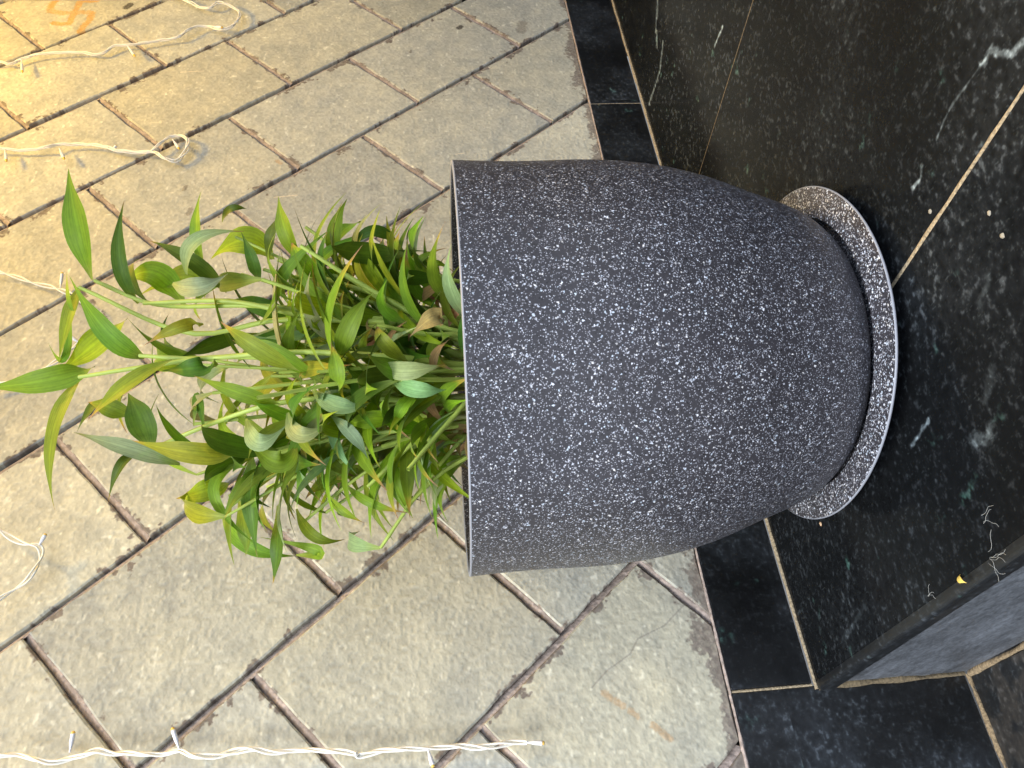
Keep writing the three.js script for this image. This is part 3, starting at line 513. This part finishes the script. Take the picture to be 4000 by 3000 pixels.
for (let i = 0; i < 54; i++) {                                       // withered leaf bases and scraps low in the clump
  const a = 2.17 + rr(-2.4, 2.4), r = rr(0.03, 0.088), p0 = new THREE.Vector3(r * Math.cos(a), rr(0.04, 0.15), r * Math.sin(a)), d = new THREE.Vector3(Math.cos(a) * 0.5 + rr(-0.5, 0.5), rr(-0.5, 0.9), Math.sin(a) * 0.5 + rr(-0.5, 0.5)).normalize(), l = rr(0.02, 0.055);
  addLeaf(p0, p0.clone().addScaledVector(d, l * 0.5).add(new THREE.Vector3(0, 0.004, 0)), p0.clone().addScaledVector(d, l).add(new THREE.Vector3(0, -0.005, 0)), rr(0.004, 0.011), 'b', FRONT, rr(-2, 2), true);
}

{ const m = part('foliage', mergeGeometries(restGreen), leafMat, plant); m.userData.kind = 'stuff'; m.userData.label = 'further leaves crowded inside the clump'; }

// ------------------------------------------------------------------ strings of little lights hanging on the wall
const wireMat = new THREE.MeshPhysicalMaterial({ color: new THREE.Color().setRGB(0.88, 0.85, 0.76), roughness: 0.35, clearcoat: 0.3 });
const bulbMat = new THREE.MeshPhysicalMaterial({ color: new THREE.Color().setRGB(0.82, 0.82, 0.86), roughness: 0.3 });
const tipMat = new THREE.MeshPhysicalMaterial({ color: new THREE.Color().setRGB(0.85, 0.55, 0.12), roughness: 0.25 });
const STRINGS = [
[[[1189,1204],[1194,1178],[1190,1162],[1203,1147],[1215,1116],[1223,1045],[1220,1008],[1241,984],[1244,959],[1263,902],[1268,876],[1301,847],[1308,826],[1295,794],[1306,774],[1339,765],[1367,774],[1385,807],[1368,827],[1377,847],[1398,878],[1426,918]],[[[1199,1142],[1158,1129]],[[1243,963],[1203,941]],[[1303,811],[1294,792]]],3,0.014],
[[[953,1138],[951,1117],[949,1091],[949,1065],[952,1040],[960,1029],[961,990],[951,951],[940,928],[937,899],[936,873],[959,857],[977,844],[977,828],[962,815],[932,817],[914,830],[917,846],[934,867],[939,899],[942,934]],[[[948,1108],[915,1096]],[[949,1022],[917,1006]],[[942,934],[949,929]],[[966,841],[937,825]]],3,0.014],
[[[677,1061],[671,1046],[652,1001],[639,964],[629,948],[622,935],[592,902],[562,892],[539,899],[534,908],[507,924],[491,940],[479,963],[468,995],[466,1011]],[[[635,953],[663,955]],[[533,907],[541,919]]],2,0.014],
[[[262,954],[249,936],[237,918],[230,904],[226,891],[224,886],[212,882],[196,883],[183,889],[175,901],[164,914],[150,924]],[[[225,886],[238,880]]],2,0.022],
[[[-1,889],[-2,876],[-2,860],[-4,852],[-9,838],[-12,825],[-10,808],[-8,791],[-6,780],[-9,763],[-10,747],[-13,730],[-14,714],[-12,698],[-19,681],[-21,664],[-19,648],[-17,624],[-22,599],[-22,574],[-25,549],[-32,513],[-33,518],[-30,489],[-31,467],[-32,439],[-32,408],[-36,379],[-34,362],[-34,344],[-35,336]],[[[-5,807],[15,806]],[[-11,697],[10,706]],[[-33,441],[-51,436]],[[-35,337],[-38,318]]],3,0.014]
];
const STRLABEL = ['white fairy light wire hanging beside the orange painted mark', 'white fairy light wire ending in a tied loop above the planter', 'white fairy light wire partly hidden behind the plant top', 'short white fairy light loop with one bulb over a tan stone', 'longest white fairy light wire, hanging past the wide grey stones to a bulb end'];
STRINGS.forEach(([pts, bulbs, n, z], si) => {
  const [x0, y0] = pts[0], st = thing('fairy_light_string', STRLABEL[si], 'string light', [x0 / 1000, y0 / 1000, z], 'fairy light strings on the stone wall');
  const P = (q, dz = 0) => new THREE.Vector3((q[0] - x0) / 1000, (q[1] - y0) / 1000, dz), line = new THREE.CatmullRomCurve3(pts.map((q, i) => P(q, 0.002 * Math.sin(i * 1.9)))), L = line.getLength();
  for (let s = 0; s < n; s++) {
    const m = Math.round(L / 0.006), sp = [], ph = s / n * 6.283, tilt = rr(0, 5);
    for (let i = 0; i <= m; i++) { const t = i / m, c = line.getPointAt(t), d = line.getTangentAt(t), nrm = new THREE.Vector3(-d.y, d.x, 0).normalize(), w = 0.0013 + 0.0032 * Math.pow(fbm(t * L * 14 + tilt, si * 3, 2), 2.5), a = ph + t * L * 75; c.addScaledVector(nrm, Math.cos(a) * w); c.z += Math.sin(a) * w * 0.8; sp.push(c); }
    part('wire', new THREE.TubeGeometry(new THREE.CatmullRomCurve3(sp), m * 2, 0.00125, 6), wireMat, st);
  }
  for (const [a, b] of bulbs) {
    const pa = P(a, 0.001), pb = P(b, 0.004), d = pb.clone().sub(pa), len = d.length(); d.normalize(); const q = new THREE.Quaternion().setFromUnitVectors(new THREE.Vector3(0, 1, 0), d);
    const body = new THREE.LatheGeometry([[0.0008, 0], [0.0012, len * 0.18], [0.0019, len * 0.34], [0.0024, len * 0.5], [0.0025, len * 0.86], [0.0022, len * 0.9], [0, len * 0.9]].map(v => new THREE.Vector2(...v)), 12); body.applyQuaternion(q); body.translate(pa.x, pa.y, pa.z);
    const bulb = part('bulb', body, bulbMat, st);
    const tip = new THREE.LatheGeometry([[0.0021, 0], [0.0021, len * 0.06], [0.0014, len * 0.115], [0, len * 0.13]].map(v => new THREE.Vector2(...v)), 12); tip.translate(0, len * 0.895, 0); tip.applyQuaternion(q); tip.translate(pa.x, pa.y, pa.z);
    part('tip', tip, tipMat, bulb);
  }
});

// ------------------------------------------------------------------ small litter on the ledge
function crumb(x, z, s, col, label) {
  const g = new THREE.IcosahedronGeometry(s, 1), p = g.attributes.position; for (let i = 0; i < p.count; i++) { const k = 0.75 + 0.5 * vn(p.getX(i) / s * 3 + x * 50, p.getZ(i) / s * 3 + z * 50); p.setXYZ(i, p.getX(i) * k * 1.2, Math.max(-s * 0.2, p.getY(i) * k * 0.55), p.getZ(i) * k); } g.computeVertexNormals();
  const m = shade(new THREE.Mesh(g, new THREE.MeshStandardMaterial({ color: new THREE.Color().setRGB(...col), roughness: 0.9 }))); m.name = numbered('crumb'); m.position.set(x, s * 0.2, z); m.userData = { label, category: 'crumb', group: 'crumbs on the ledge' }; scene.add(m);
}
crumb(0.2592, 0.4831, 0.0019, [0.30, 0.27, 0.21], 'cream crumb lying beside the thick grout line');
crumb(0.2066, 0.5310, 0.0018, [0.32, 0.29, 0.23], 'cream crumb on the ledge between grout line and picture edge');
crumb(0.1836, 0.5305, 0.0020, [0.30, 0.27, 0.21], 'largest cream crumb, over a pale fleck in the ledge');
crumb(0.1378, 0.1357, 0.0020, [0.60, 0.40, 0.24], 'tan crumb just beside the saucer lip');
{
  const g = leafGeometry(new THREE.Vector3(0, 0, 0), new THREE.Vector3(-0.004, 0.0035, 0.001), new THREE.Vector3(-0.0085, 0.001, 0.004), 0.0068, 'g', new THREE.Vector3(0, 1, 0), 0.3); g.deleteAttribute('color');
  const m = shade(new THREE.Mesh(g, new THREE.MeshStandardMaterial({ color: new THREE.Color().setRGB(0.72, 0.50, 0.10), roughness: 0.8, side: THREE.DoubleSide }))); m.name = 'fallen_petal'; m.position.set(0.0045, 0.0012, 0.331); m.userData = { label: 'tiny yellow petal on the rounded ledge edge', category: 'petal' }; scene.add(m);
}
const lintMat = new THREE.MeshStandardMaterial({ color: new THREE.Color().setRGB(0.5, 0.5, 0.46), roughness: 0.9 });
function lint(x, z, n, spread, label, dir = 0) {
  const gs = []; for (let k = 0; k < n; k++) { const pts = []; let px = rr(-1, 1) * spread * 0.4, pz = rr(-1, 1) * spread * 0.4, an = dir + rr(-0.7, 0.7); for (let i = 0; i < 6; i++) { pts.push(new THREE.Vector3(px, 0.0006 + 0.0012 * rnd(), pz)); an += rr(-0.6, 0.9); px += Math.cos(an) * spread * 0.28; pz += Math.sin(an) * spread * 0.28; } gs.push(new THREE.TubeGeometry(new THREE.CatmullRomCurve3(pts), 24, 0.0001, 4)); }
  const m = shade(new THREE.Mesh(mergeGeometries(gs), lintMat)); m.name = numbered('lint_tuft'); m.position.set(x, 0, z); m.userData = { label, category: 'lint', group: 'lint on the ledge' }; scene.add(m);
}
lint(0.027, 0.383, 3, 0.012, 'looped tuft of pale lint on the ledge top', 1.2);
lint(0.002, 0.372, 6, 0.014, 'straggling tuft of pale fibres along the ledge edge by the petal', 1.57);
lint(0.004, 0.275, 3, 0.008, 'few pale fibres on the ledge edge nearer the wall', 1.57);

renderer.render(scene, camera);
